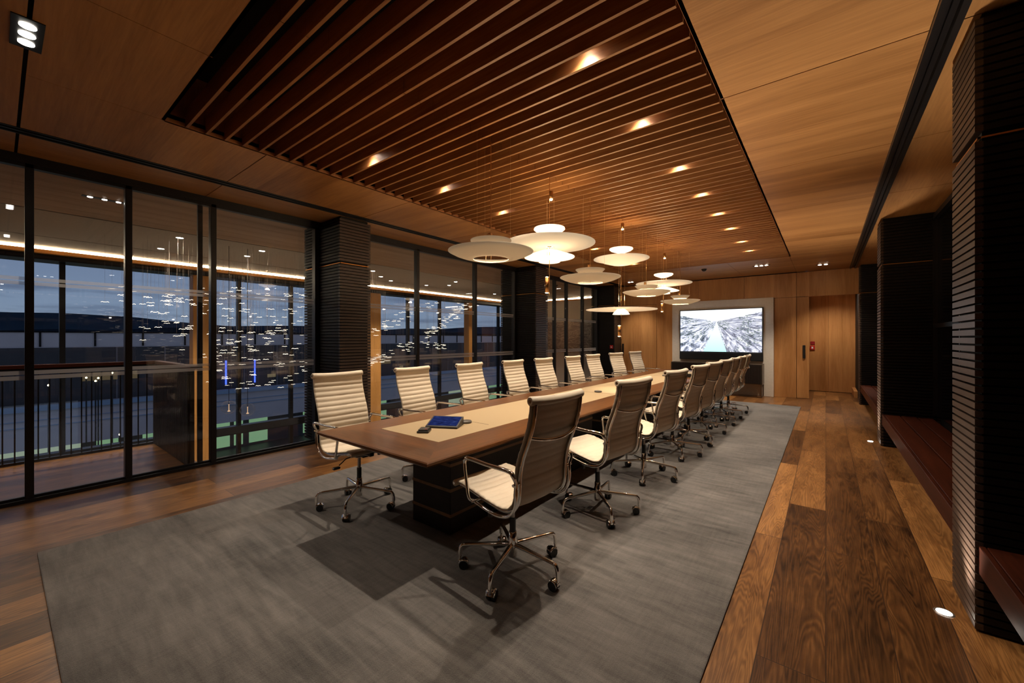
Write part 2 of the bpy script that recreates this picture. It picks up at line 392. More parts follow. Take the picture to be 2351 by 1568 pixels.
b.box(RX0, RX1, RY0 - .02, RY0, CH, CH + .40, 1); b.box(RX0, RX1, RY1, RY1 + .02, CH, CH + .40, 1)
b.build('ceiling_recess', [M['core'], M['recess']], ceil)
b = MB(); y = .868; SL = []
while y < RY1 - .01:
    b.box(RX0 + .004, -2.142, y, y + .018, CH - .002, CH + .125); b.box(-2.138, RX1 - .012, y, y + .018, CH - .002, CH + .125); SL.append(y); y += .1235
b.build('ceiling_slats', M['slat'], ceil)
# sliding tracks in the ceiling
b = MB(); b.box(-4.90, -4.76, -4.2, 11.7, CH + .012, CH + .05); b.box(-4.90, -4.885, -4.2, 11.7, CH - .004, CH + .03); b.box(-4.775, -4.76, -4.2, 11.7, CH - .004, CH + .03); b.box(-4.845, -4.825, -4.2, 11.7, CH - .002, CH + .03)
st(b.build('trim_1', M['frame']), 'black sliding track in the ceiling along the window side', 'track')
b = MB(); b.box(.42, .53, -4.2, 11.7, CH + .012, CH + .05); b.box(.42, .445, -4.2, 11.7, CH - .03, CH + .03); b.box(.50, .53, -4.2, 11.7, CH - .03, CH + .03); b.box(.468, .475, -4.2, 11.7, CH - .01, CH + .03)
st(b.build('trim_2', M['frame']), 'black sliding track in the ceiling along the bench side', 'track')
# back wall (Y = 11.7), recess at the right, fascia panels
b = MB()
def wp(x0, x1, z0, z1, y0=11.7, y1=11.78): b.box(x0 + .003, x1 - .003, y0, y1, z0 + .003, z1 - .003)
for a, c in ((-4.95, -3.84), (-3.84, -2.72), (-2.72, -1.64), (-1.64, -.55), (-.55, .60)): wp(a, c, 2.405, 2.985)
for a, c in ((-3.84, -3.38), (-1.0, -.552)): wp(a, c, 0, 2.405)
wp(-3.38, -1.0, 0, 2.405, 11.72)
for a, c in ((-.36, .05), (.05, .75)): b.box(a + .002, c - .002, 13.6, 13.66, .012, 3.0)
b.box(-.38, -.36, 11.78, 13.6, 0, 2.9)
wall_b = st(b.build('wall_far', M['panel']), 'oak veneer far wall around the television', 'wall')
b = MB(); b.box(-5.6, -.38, 11.78, 11.9, 0, CH + .03); b.box(-.38, 2., 13.66, 13.8, 0, CH); b.box(.60, .62, 11.70, 13.7, 0, CH)
b.build('wall_core', M['core'], wall_b)
b = MB(); b.bbox(.53, .60, 12.6, 13.6, 0, .16, .003); st(b.build('baseboard_far', M['panel']), 'low oak plinth at the foot of the recessed wall', 'plinth')
# doors
def door(name, x0, x1, y, label, hx):
    d = MB(); d.bbox(x0, x1, y, y + .045, .006, 2.402, .002); o = st(d.build(name, M['panel']), label, 'door')
    h = MB(); h.bbox(hx - .025, hx + .025, y - .028, y, .95, 1.26, .004); h.build('door_handle', M['black'], o); return o
door('door_1', -4.90, -3.845, 11.69, 'oak veneer door beside the dark column, left of the television', -4.845)
door('door_2', -.548, -.31, 11.73, 'oak sliding door leaf right of the television', -.405)
# wall behind the camera and right side dark glazing
b = MB(); b.box(-11.2, 2., -4.3, -4.2, -4, 3.3); st(b.build('wall_near', M['panel']), 'oak veneer wall behind the viewpoint', 'wall')
b = MB(); b.box(1.12, 1.2, -4.2, 14.2, 0, CH + .06)
st(b.build('wall_right', M['core']), 'black blind wall behind the bench seats', 'wall')
dark = pbr('dark_glass', (.004, .004, .005), .08)
for i, (y0, y1) in enumerate(((-1.0, 2.9), (3.36, 7.18), (7.62, 11.4))):
    w = st(empty('window_%d' % (20 + i)), 'dark window behind bench seat, bay %s' % ('nearest the viewpoint', 'between the near and middle columns', 'between the middle and far columns')[i], 'window')
    b = MB(); b.box(1.09, 1.10, y0, y1, .46, 2.96); b.build('window_pane', dark, w)
    b = MB()
    for k in range(4):
        yy = y0 + (y1 - y0) * k / 3; b.box(1.05, 1.10, max(y0, yy - .025), min(y1, yy + .025), .46, 2.96)
    b.box(1.05, 1.10, y0, y1, 2.9, 2.96); b.box(1.05, 1.1, y0, y1, 1.55, 1.60); b.build('window_frame', M['frame'], w)

# ---------------------------------------------------------------- clad columns
def column(name, x0, x1, y0, y1, room, label, z1=CH):
    """black core wrapped in horizontal battens; room=+1 room lies to +X, -1 to -X"""
    root = st(empty(name, ((x0 + x1) / 2, (y0 + y1) / 2, 0)), label, 'column')
    cx, cy = (x0 + x1) / 2, (y0 + y1) / 2
    def L(b): b.v = [(p[0] - cx, p[1] - cy, p[2]) for p in b.v]; return b
    e = .028
    b = MB(); b.box(x0 + e, x1 - e, y0 + e, y1 - e, 0, z1 - .002); L(b).build('column_core', M['core'], root)
    b = MB(); z = .012; p = .0395
    while z < z1 - .03:
        if not (2.375 < z < 2.405):
            b.box(x0, x0 + e, y0, y1, z, z + .029, 0); b.box(x1 - e, x1, y0, y1, z, z + .029, 0)
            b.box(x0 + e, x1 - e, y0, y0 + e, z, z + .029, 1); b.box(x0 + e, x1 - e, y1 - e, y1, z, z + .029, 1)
        z += p
    L(b).build('cladding_battens', [M['batten'], M['batten_shaded']], root)
    b = MB(); q = .012; z = 2.390
    b.box(x0 + q, x1 - q, y0 + q, y0 + q + .01, z, z + .008); b.box(x0 + q, x1 - q, y1 - q - .01, y1 - q, z, z + .008); b.box(x0 + q, x0 + q + .01, y0 + q, y1 - q, z, z + .008); b.box(x1 - q - .01, x1 - q, y0 + q, y1 - q, z, z + .008)
    L(b).build('copper_band', M['copper'], root)
    return root
column('clad_column', -5.86, -4.90, 2.70, 3.14, 1, 'black batten clad column in the glass wall, nearest of three on the window side')
column('clad_column', -5.88, -4.90, 7.12, 7.58, 1, 'black batten clad column in the glass wall, middle one on the window side')
column('clad_column', -5.66, -4.90, 11.2, 11.69, 1, 'black batten clad column beside the oak door with a small red sign')
column('clad_column', .57, 1.12, 2.92, 3.36, -1, 'black batten clad column at the right edge, nearest on the bench side')
column('clad_column', .57, 1.12, 7.18, 7.62, -1, 'black batten clad column halfway along the bench side')
column('clad_column', .57, 1.12, 11.4, 11.69, -1, 'black batten clad column at the far end of the bench side')

# ---------------------------------------------------------------- glass wall X=-5.46
def glazing(n, y0, y1, xo, label, stile_l=True, stile_r=False):
    w = st(empty('window_%d' % n, (xo, (y0 + y1) / 2, 0)), label, 'window'); cy = (y0 + y1) / 2
    b = MB(); b.box(-.004, .004, y0 - cy, y1 - cy, .05, 2.93); b.build('window_pane', M['glass'], w)
    if stile_l: b = MB(); b.bbox(-.045, .045, y0 - cy, y0 - cy + .052, .0, 2.95, .003); b.build('window_stile', M['frame'], w)
    if stile_r: b = MB(); b.bbox(-.045, .045, y1 - cy - .052, y1 - cy, .0, 2.95, .003); b.build('window_stile', M['frame'], w)
    for z0, z1 in ((1.925, 1.955), (1.885, 1.915), (1.105, 1.140), (1.060, 1.095)):
        b = MB(); ya = y0 - cy + (.052 if stile_l else 0); yb = y1 - cy - (.052 if stile_r else 0)
        b.poly([(.006, ya, z0), (.006, yb, z0), (.006, yb, z1), (.006, ya, z1)]); b.build('frosted_stripe', M['frost'], w)
    return w
GW = [(-4.2, -1.6), (-1.6, .150), (.150, .780), (.780, 1.482), (1.482, 2.70), (3.14, 4.37), (4.37, 5.80), (5.80, 7.12), (7.58, 8.76), (8.76, 9.36), (9.36, 10.26), (10.26, 11.2)]
wl = ['behind the viewpoint', 'cropped by the left edge of the photo', 'narrow one, second stile from the left edge', 'over the landing balustrade corner', 'just left of the near black column', 'just right of the near black column', 'midway between near and middle columns', 'just left of the middle column', 'just right of the middle column', 'narrow, beyond the middle column', 'second from the far column', 'next to the far column']
for i, (a, c) in enumerate(GW): glazing(i + 1, a, c, -5.485, 'full height glazed panel ' + wl[i], True, i in (4, 7, 11))
b = MB(); b.bbox(-5.575, -5.535, 1.385, 1.43, 0, 2.95, .003); st(b.build('trim_5', M['frame']), 'rear black stile overlapping the sliding glass panel', 'stile')
b = MB()
for a, c in ((-4.2, 2.70), (3.14, 7.12), (7.58, 11.2)):
    b.box(-5.56, -5.43, a, c, 2.93, 3.0); b.box(-5.50, -5.44, a, c, 2.90, 2.93)
st(b.build('trim_3', M['frame']), 'black head track of the glass wall', 'track')
b = MB()
for a, c in ((-4.2, 2.70), (3.14, 7.12), (7.58, 11.2)):
    b.box(-5.56, -5.43, a, c, 0, .014); b.box(-5.45, -5.43, a, c, .014, .03); b.box(-5.50, -5.47, a, c, .014, .05); b.box(-5.56, -5.54, a, c, .014, .035)
st(b.build('trim_4', M['frame']), 'black floor track of the glass wall', 'track')

# ---------------------------------------------------------------- beyond the glass: ceiling, cove, outer facade
b = MB()
for k in range(7): b.box(-5.56 - .2886 * (k + 1) + .006, -5.56 - .2886 * k, -4.2, 14, CH, CH + .02)
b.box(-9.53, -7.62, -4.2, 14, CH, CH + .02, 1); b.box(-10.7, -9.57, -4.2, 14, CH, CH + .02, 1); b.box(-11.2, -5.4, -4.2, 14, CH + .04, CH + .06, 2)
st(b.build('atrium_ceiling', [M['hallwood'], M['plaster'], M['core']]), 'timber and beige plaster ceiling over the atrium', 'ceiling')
b = MB(); b.box(-10.68, -10.62, -4.2, 13.9, 2.952, 2.998); b.box(-10.6, -7.0, 13.86, 13.92, 2.952, 2.998)
tag(b.build('cove_light', M['cove']), 'continuous glowing cove light strip along the atrium ceiling edge', 'light strip')
b = MB(); b.box(-11.2, -10.585, -4.2, 14, 2.885, 2.95); b.box(-10.585, -5.6, 13.82, 14, 2.91, 2.95); st(b.build('trim_6', M['post']), 'timber edge below the cove light', 'trim')
b = MB(); b.box(-11.2, -10.70, -4.2, 14, 2.79, 2.875); b.box(-11.12, -10.92, -4.2, 14, -.83, -.645)
st(b.build('trim_7', M['frame']), 'dark head and spandrel beams of the outer facade', 'beam')
for k, (y0, y1) in enumerate(((2.60, 2.97), (6.88, 7.23), (11.08, 11.46), (-1.7, -1.33))):
    b = MB(); b.bbox(-11.0, -10.72, y0, y1, -4, 2.79, .006); st(b.build('timber_post', M['post']), ('glulam timber post of the outer facade seen left of the double stiles', 'glulam timber post of the outer facade right of the near column', 'farthest glulam timber post of the outer facade', 'glulam timber post outside the left edge')[k], 'post')
OM = [-3.0, -.6, .70, 3.50, 4.68, 5.8, 8.4, 9.8, 13.1]
ow = st(empty('window_31', (-11, 4, 0)), 'outer facade glazing of the atrium with slim dark mullions', 'window')
b = MB(); b.box(-.006, .006, -8.2, 10, -4.6, 2.79); b.build('window_pane', M['outerglass'], ow, (-.03, 0, 0))
for y in OM: b = MB(); b.bbox(-.06, .06, y - 4, y - 4 + .075, -4.5, 2.79, .003); b.build('mullion', M['frame'], ow)
# end wall of the atrium with stone panel
b = MB(); b.box(-11.2, -5.5, 14, 14.1, -4, 3.05); b.box(-5.6, -5.5, 11.9, 14, -4, 3.05)
st(b.build('wall_atrium', M['plaster']), 'beige end wall of the atrium', 'wall')
b = MB(); b.bbox(-10.4, -6.2, 13.93, 13.998, .85, 2.08, .004); tag(b.build('stone_panel', M['marble']), 'brown veined stone panel on the atrium end wall', 'wall panel')
b = MB(); b.box(-11.2, -5.5, -4.2, 14, -4.65, -4.5); st(b.build('atrium_floor', M['plaster']), 'pale floor far below in the atrium', 'floor')
b = MB(); b.box(-5.58, -5.50, 1.42, 14, -4.5, -.0); b.box(-7.2, -5.58, 1.40, 1.42, -4.5, -.12); b.box(-7.22, -7.20, -4.2, 1.42, -.14, .004); st(b.build('trim_8', M['core']), 'dark slab edges around the atrium void', 'slab edge')

# balustrade
bal = tag(empty('balustrade', (-7.16, -1.4, 0)), 'landing balustrade with red timber handrail and black bars', 'balustrade')
b = MB(); b.bbox(-.035, .035, -2.8, 2.78, 1.075, 1.12, .006); b.bbox(-.035, 1.64, 2.71, 2.78, 1.075, 1.12, .006); b.build('handrail', M['jarrah'], bal)
b = MB(); b.box(-.02, .02, -2.8, 2.74, 1.055, 1.075); b.box(-.02, .02, -2.8, 2.74, .004, .03); b.build('rail_bar', M['frame'], bal)
y = -2.75; bm = None
while y < 2.72:
    if bm is None: b = MB(); b.box(-.006, .006, -.006, .006, .0, 1.06); bm = b.build('baluster', M['frame'], bal); bm.location = (0, y, 0)
    else: c = bm.copy(); COL.objects.link(c); c.parent = bal; c.location = (0, y, 0)
    y += .0855
b = MB(); b.box(.0, 1.6, 2.72, 2.76, 0.004, 1.075)
for k in range(40): b.box(.0 + k * .04, .022 + k * .04, 2.70, 2.72, .01, 1.07)
b.build('slatted_screen', M['blackwood'], bal)

# atrium downlights
def disc_light(name, loc, r, label, power, group, up=False, spot=90, matn='led', cat='ceiling light'):
    root = tag(empty(name, loc), label, cat, group)
    s = 1 if up else -1
    b = MB(); b.lathe([(r, s * .001), (r + .008, s * .003), (r + .010, 0)], 20); b.build('trim_ring', M['grey'] if up else M['white'], root)
    b = MB(); b.cyl((0, 0, 0), r, 0, .002 * s, 20); b.build('lamp_disc', M[matn], root)
    if power: light('lamp', 'SPOT', (0, 0, s * .03), power, NEUT, .03, (rad(180), rad(-7), 0) if up else (0, 0, 0), spot, .9 if up else .5, parent=root)
    return root
DLN = ['above the balustrade corner, nearer the glass', 'above the balustrade corner, nearer the facade', 'behind the near column, nearer the glass', 'behind the near column, nearer the facade', 'by the near column, first of three', 'by the near column, second of three', 'by the near column, third of three', 'before the middle column, nearest the glass', 'before the middle column, centre of three', 'before the middle column, nearest the facade', 'outside the left edge, nearer the glass', 'outside the left edge, nearer the facade', 'beyond the middle column, nearer the glass', 'beyond the middle column, nearer the facade']
for i, (x, y) in enumerate(((-8.0, 1.77), (-9.23, 1.78), (-8.03, 2.95), (-8.76, 2.96), (-8.36, 5.42), (-8.96, 6.04), (-9.4, 6.65), (-8.14, 7.88), (-8.83, 8.28), (-9.36, 7.86), (-8.0, -.9), (-9.2, -.9), (-8.2, 10.6), (-9.3, 10.9))):
    disc_light('downlight', (x, y, CH - .001), .045, 'small round downlight in the beige atrium ceiling, ' + DLN[i], 80, 'round downlights over the atrium', False, 110)
b = empty('downlight_bar', (-6.46, .755, CH)); tag(b, 'slim black three lamp downlight in the landing ceiling', 'ceiling light')
q = MB(); q.bbox(-.035, .035, -.18, .18, -.004, 0, .001); q.build('plate', M['black'], b)
for k in (-.115, 0, .115): q = MB(); q.cyl((0, k, 0), .022, -.007, -.004, 16); q.build('lamp_disc', M['led'], b)
light('lamp', 'SPOT', (0, 0, -.03), 80, NEUT, .04, None, 140, .5, parent=b)

# chandelier flock
ch = tag(empty('chandelier', (-8.5, 4.5, CH)), 'hanging flock of small lit metal birds in the atrium', 'chandelier')
def flock():
    pts = []
    def curve(cp, n, sp, sx=.5):
        for _ in range(n):
            t = R.random() * (len(cp) - 1); i = min(int(t), len(cp) - 2); f = t - i
            y = cp[i][0] * (1 - f) + cp[i + 1][0] * f; z = cp[i][1] * (1 - f) + cp[i + 1][1] * f
            pts.append((-8.5 + R.uniform(-sx, sx), y + R.gauss(0, sp), z + R.gauss(0, sp)))
    curve([(1.15, 2.05), (1.7, 2.0), (2.35, 2.2)], 38, .12); curve([(1.6, 1.6), (2.2, 1.75)], 22, .16)
    for _ in range(185): pts.append((-8.5 + R.uniform(-.8, .8), R.uniform(2.35, 4.1), .45 + 1.95 * R.random() ** .9))
    for _ in range(26): y = R.uniform(4.0, 5.4); pts.append((-8.5 + R.uniform(-.5, .5), y, .9 + (y - 4) * -.05 + R.gauss(0, .12)))
    curve([(5.3, 1.50), (6.0, 1.78), (6.7, 2.10), (7.25, 2.28)], 52, .07, .35)
    curve([(5.2, .86), (5.6, .90), (6.05, 1.0), (6.8, 1.33), (7.5, 1.70), (8.3, 2.2), (8.8, 2.42)], 150, .055, .3)
    curve([(7.1, 1.30), (7.8, 1.12)], 18, .05, .2)
    return pts
bp = flock()
def bird_mesh(b, c, s, a):
    ca, sa = math.cos(a), math.sin(a)
    prof = [(-1, .02), (-.62, .24), (-.25, .02), (0, .10), (.25, .02), (.62, .24), (1, .02)]
    vs = []
    for w, z in prof:
        hw = .20 * (1 - abs(w)) + .05
        for dy, dz in ((-hw, 0), (0, .06), (hw, 0), (0, -.05)):
            x_, y_ = w * s, (dy - abs(w) * .18) * s; vs.append((c[0] + x_ * ca - y_ * sa, c[1] + x_ * sa + y_ * ca, c[2] + (z + dz) * s))
    fs = []
    for i in range(len(prof) - 1):
        for k in range(4): fs.append((i * 4 + k, i * 4 + (k + 1) % 4, i * 4 + 4 + (k + 1) % 4, i * 4 + 4 + k))
    fs += [(3, 2, 1, 0), (24, 25, 26, 27)]
    b.add(vs, fs, 0, False)
order = sorted(range(len(bp)), key=lambda i: bp[i][0] * -.616 + bp[i][1] * .788)
protos = []
for k in range(4): b = MB(); bird_mesh(b, (0, 0, 0), .046, 0); protos.append(b)
first = None
rest = MB(); wires = MB()
for n, i in enumerate(order):
    x, y, z = bp[i][0] + 8.5, bp[i][1] - 4.5, bp[i][2] - CH; a = R.uniform(-.6, .6) + 1.2; s = R.uniform(.75, 1.25)
    if n < 100:
        if first is None: o = first = protos[0].build('bird', M['bird'], ch)
        else: o = first.copy(); COL.objects.link(o); o.parent = ch
        o.location = (x, y, z); o.rotation_euler = (R.uniform(-.2, .2), 0, a); o.scale = (s, s, s)
    else: bird_mesh(rest, (x, y, z), .046 * s, a)
    wires.add([(x - .0007, y, z), (x + .0007, y, z), (x + .0007, y, 0), (x - .0007, y, 0), (x, y - .0007, z), (x, y + .0007, z), (x, y + .0007, 0), (x, y - .0007, 0)], [(0, 1, 2, 3), (4, 5, 6, 7)])
o = rest.build('bird_flock', M['bird'], ch); o['kind'] = 'stuff'
o = wires.build('suspension_wires', M['wire'], ch); o['kind'] = 'stuff'
# glass globe lamps below
for (y, z, l) in ((2.43, .25, 'left of the pair'), (2.71, .17, 'right of the pair')):
    g_ = tag(empty('globe_pendant', (-8, y, z)), 'clear glass globe pendant hanging in the atrium, ' + l, 'pendant lamp', 'glass globe pendants')
    b = MB(); b.lathe([(.115 * math.sin(math.pi * k / 14) + .001, -.115 * math.cos(math.pi * k / 14)) for k in range(15)], 24); b.build('glass_globe', M['globe'], g_)
    b = MB(); b.lathe([(.001, -.075), (.020, -.07), (.022, -.062), (.006, -.05), (.005, .04), (.012, .05)], 14); b.build('bulb', M['bulb'], g_)
    b = MB(); b.cyl((0, 0, 0), .004, .05, 2.74 - z + .25, 6); b.build('cord', M['black'], g_)

# ================================================================== exterior
b = MB(); b.box(-300, -12, -200, 400, -10.4, -10.1); st(b.build('street_ground', M['asphalt']), 'dark street below', 'ground')
bl = tag(empty('street_building', (-49, 30, -10.1)), 'long blue grey building across the street with lit green shopfronts', 'building')
def lb(name, m, x0, x1, y0, y1, z0, z1, lab=None):
    q = MB(); q.box(x0, x1, y0 - 30, y1 - 30, z0 + 10.1, z1 + 10.1); o = q.build(name, m, bl)
    if lab: o['label'] = lab
    return o
lb('roof_storey', M['facade'], -12, -1.0, -90, 260, .66, 1.92)
lb('upper_floor', M['facade_dark'], -12, -.6, -90, 260, -3.9, .66)
lb('awning_fascia', M['facade'], -.6, 1.2, -90, 260, -7.1, -3.9)
lb('shop_floor', M['facade_dark'], -12, -.2, -90, 260, -10.1, -7.1)
q = MB(); q.box(1.2, 1.5, -120, 230, 5.95, 6.35); q.box(1.2, 1.28, -120, 230, 4.7, 4.78); q.box(1.2, 1.28, -120, 230, 5.2, 5.26); q.build('awning_gutter', pbr('pale_blue_metal', (.30, .40, .55), .4), bl)
q = MB(); q.box(-1.0, -.9, -120, 230, 12.0, 12.12)
for k in range(-28, 75): q.box(-1.0, -.9, k * 3.1, k * 3.1 + .12, 10.85, 12.05)
q.build('roof_rail', M['core'], bl)
Rb = random.Random(3)
for y0, y1, k in ((-6, -2, 1), (-1, 4.4, 1), (5.2, 6.6, 0), (8.2, 11.5, 0), (13.6, 15, 0), (15.4, 16.2, 0), (16.8, 18.6, 0), (22.5, 23.1, 0), (24, 27, 0), (28, 29, 1), (30, 34, 0), (38, 41, 0), (46, 50, 1), (56, 60, 0), (66, 69, 0)):
    q = MB(); q.box(-.2, -.1, y0 - 30, y1 - 30, .25, 2.9); q.build('shop_window', M['shopw'] if k else M['shop'], bl)
y = -10.
while y < 80:
    w = Rb.uniform(.5, 1.6)
    if Rb.random() < .3 and y > 5: q = MB(); q.box(-.6, -.5, y - 30, y - 30 + w, Rb.uniform(6.8, 7.2), 7.5); q.build('upper_window', emit('dim_window', (.75, .6, .35), .18), bl)
    y += w + Rb.uniform(1.5, 4)
for y, w in ((4.4, 2.2), (7.0, .9), (24., 3.), (33., 2.)): q = MB(); q.box(-.6, -.5, y - 30, y - 30 + w, 7.9, 8.6); q.build('upper_window', emit('warm_window', (.55, .40, .22), .16), bl)
q = MB()
for k in range(60): q.box(-.6, -.52, -40 + k * 3.3, -39.88 + k * 3.3, 6.2, 10.76)
q.build('facade_fins', pbr('slate_metal', (.14, .13, .14), .6), bl)
for y in (14.7, 17.4): q = MB(); q.box(-.5, -.42, y - 30, y - 29.88, 6.7, 9.2); q.build('neon_tube', M['led_blue'], bl)
for i, (y, z) in enumerate(((3.74, -1.24), (4.31, -1.31), (4.18, -1.5), (2.06, -1.6), (5.38, -5.4), (5.0, -1.0))):
    q = empty('street_lamp', (-39.5, y, -10.1)); tag(q, 'small distant street lamp glowing beyond the balustrade, ' + ('leftmost of the upper cluster', 'middle of the upper cluster', 'lowest of the upper cluster', 'alone at the left', 'alone near the bottom of the bars', 'rightmost of the upper cluster')[i], 'street lamp', 'street lamps beyond the balustrade')
    w = MB(); w.cyl((0, 0, 0), .04, 0, z + 10.0, 8); w.build('lamp_post', M['frame'], q)
    w = MB(); w.lathe([(.001, z + 10.04), (.055, z + 10.07), (.055, z + 10.13), (.001, z + 10.17)], 10); w.build('lamp_head', M['street'], q)
# hills
def ridge(xd, zs, y0, y1, seed, zb=-12, thick=60):
    rr = random.Random(seed); n = 90; b = MB(); v = []
    ph = [(rr.uniform(0, 6), rr.uniform(.4, 1)) for _ in range(7)]
    for i in range(n + 1):
        y = y0 + (y1 - y0) * i / n; t_ = i / n
        k = t_ * (len(zs) - 1); j = min(int(k), len(zs) - 2); z = zs[j] + (zs[j + 1] - zs[j]) * (k - j)
        z += sum(math.sin(t_ * 14 * (m + 1.3) + p) * a * .9 / (m + 1) for m, (p, a) in enumerate(ph))
        v += [(xd + thick * .6, y, zb), (xd + thick * .25, y, z * .55), (xd, y, z), (xd - thick, y, zb)]
    f = []
    for i in range(n):
        for k in range(3): f.append((i * 4 + k, i * 4 + 4 + k, i * 4 + 5 + k, i * 4 + k + 1))
    b.add(v, f, 0, True); return b
st(ridge(-400, [17, 18.5, 17.5, 12, 13, 12, 13, 14, 17, 20, 22, 22], -60, 600, 4).build('hills', M['hill']), 'dark wooded hills on the horizon', 'hill')
st(ridge(-250, [5, 6, 5, 6.5, 5, 4, 5, 6, 6, 7, 8, 8], -60, 420, 9, -12, 40).build('tree_line', pbr('dark_tree_line', (.012, .022, .035), 1., spec=0)), 'darker tree line below the hills', 'tree line')

# ================================================================== rug, table
b = MB(); b.bbox(-4.085, -.408, .165, 10.2, .0, .014, .004); tag(b.build('rug', M['rug']), 'large grey brown viscose rug under the boardroom table', 'rug')
RZ = .014
TX0, TX1, TY0, TY1 = -2.93, -1.71, 1.44, 9.1
tb = tag(empty('boardroom_table', ((TX0 + TX1) / 2, (TY0 + TY1) / 2, RZ)), 'long walnut boardroom table with tan leather inlay and dark banded pedestals', 'table')
hx, hy = (TX1 - TX0) / 2, (TY1 - TY0) / 2; tz = .74 - RZ
b = MB(); ix, iy = hx - .29, hy - .34
O = [(-hx, -hy), (hx, -hy), (hx, hy), (-hx, hy)]; I = [(-ix, -iy), (ix, -iy), (ix, iy), (-ix, iy)]
e = .006; O2 = [(-hx + e, -hy + e), (hx - e, -hy + e), (hx - e, hy - e), (-hx + e, hy - e)]
e2 = .05; U = [(-hx + e2, -hy + e2), (hx - e2, -hy + e2), (hx - e2, hy - e2), (-hx + e2, hy - e2)]
for k in range(4):
    j = (k + 1) % 4; mi = 1 if k % 2 == 0 else 0
    b.poly([(*O2[k], tz), (*O2[j], tz), (*I[j], tz), (*I[k], tz)], mi)
    b.poly([(*O[k], tz - e), (*O[j], tz - e), (*O2[j], tz), (*O2[k], tz)], mi)
    b.poly([(*O[k], tz - .020), (*O[j], tz - .020), (*O[j], tz - e), (*O[k], tz - e)], mi)
    b.poly([(*U[k], tz - .05), (*U[j], tz - .05), (*O[j], tz - .020), (*O[k], tz - .020)], mi)
b.poly([(*p, tz - .05) for p in U[::-1]], 0)
b.build('tabletop', [M['tabY'], M['tabX']], tb)
for s_ in range(4):   # leather inlay in four lengths with hairline joints
    ya = -iy + s_ * iy / 2 + .001; yb = ya + iy / 2 - .002
    b = MB(); b.bbox(-ix + .0015, ix - .0015, ya, yb, tz - .02, tz + .0012, .001); b.build('leather_inlay', M['inlay'], tb)
for k, (ya, yb) in enumerate(((1.99, 4.2), (4.9, 6.4), (7.0, 8.6))):
    cy = (TY0 + TY1) / 2; ya -= cy; yb -= cy
    b = MB(); b.bbox(-.21, .21, ya, yb, 0, .66, .004); pd = b.build('pedestal', M['blackwood'], tb)
    for z in (.125, .306, .487):
        q = MB(); e = .002
        q.box(-.21 - e, .21 + e, ya - e, ya, z, z + .022); q.box(-.21 - e, .21 + e, yb, yb + e, z, z + .022); q.box(-.21 - e, -.21, ya, yb, z, z + .022); q.box(.21, .21 + e, ya, yb, z, z + .022)
        q.build('walnut_band', M['band'], pd)
b = MB(); b.box(-.40, .40, -hy + .42, hy - .42, .635, tz - .049); b.build('under_frame', M['blackwood'], tb)

# things on the table
Z0 = .7412
def tablet(x, y, rz, label):
    r = tag(empty('touch_controller', (x, y, Z0), rz), label, 'touch panel', 'touch panels on the table')
    w, d, h = .125, .085, .062
    b = MB()
    P_ = [(-w, -d, 0), (w, -d, 0), (w, d, 0), (-w, d, 0), (-w, -d, .014), (w, -d, .014), (w, d, h), (-w, d, h)]
    b.add(P_, [(0, 3, 2, 1), (4, 5, 6, 7), (0, 1, 5, 4), (1, 2, 6, 5), (2, 3, 7, 6), (3, 0, 4, 7)]); b.build('wedge_body', M['black'], r)
    sl = math.atan2(h - .014, 2 * d); b = MB(); b.poly([(-w + .012, -d + .014, 0), (w - .012, -d + .014, 0), (w - .012, d - .008, 0), (-w + .012, d - .008, 0)])
    o = b.build('screen', M['tabpic'], r, (0, 0, .014 + d * math.tan(sl) + .0015), (sl, 0, 0)); return r
tablet(-2.325, 2.135, rad(28), 'black wedge touch panel with blue screen at the near end of the table')
tablet(-1.99, 7.50, rad(200), 'small lit touch panel far along the table, seen between the right hand chairs')
bx = tag(empty('microphone_box', (-2.305, 1.915, Z0), rad(-52)), 'small black square box with red mark in front of the touch panel', 'box')
b = MB(); b.bbox(-.055, .055, -.042, .042, 0, .016, .003); b.build('box_base', M['black'], bx)
b = MB(); b.bbox(-.044, .044, -.034, .034, .016, .026, .003); b.build('box_lid', M['grey'], bx)
bx.children[1].data.materials[0] = pbr('dark_bronze_plastic', (.03, .025, .02), .4)
b = MB(); b.cyl((.032, .02, 0), .006, .026, .0275, 10); b.build('red_mark', M['red'], bx)
for x, y, l in ((-2.285, 2.325, 'behind the near touch panel'), (-2.27, 4.68, 'on the middle of the leather inlay'), (-2.30, 7.45, 'far along the leather inlay')):
    b = MB(); b.lathe([(.001, 0), (.044, 0), (.047, .004), (.047, .014), (.043, .018), (.001, .018)], 28, (0, 0, 0)); o = b.build('cable_port', pbr('dark_bronze', (.06, .05, .04), .45), None, (x, y, Z0)); tag(o, 'round dark cable port puck ' + l, 'puck', 'dark pucks on the leather')
    b = MB(); b.box(-.19, .19, -.0015, .0015, 0, .0008); b.build('slot_line', M['core'], o, (.0, -.055 if y > 3 else .06, .0))

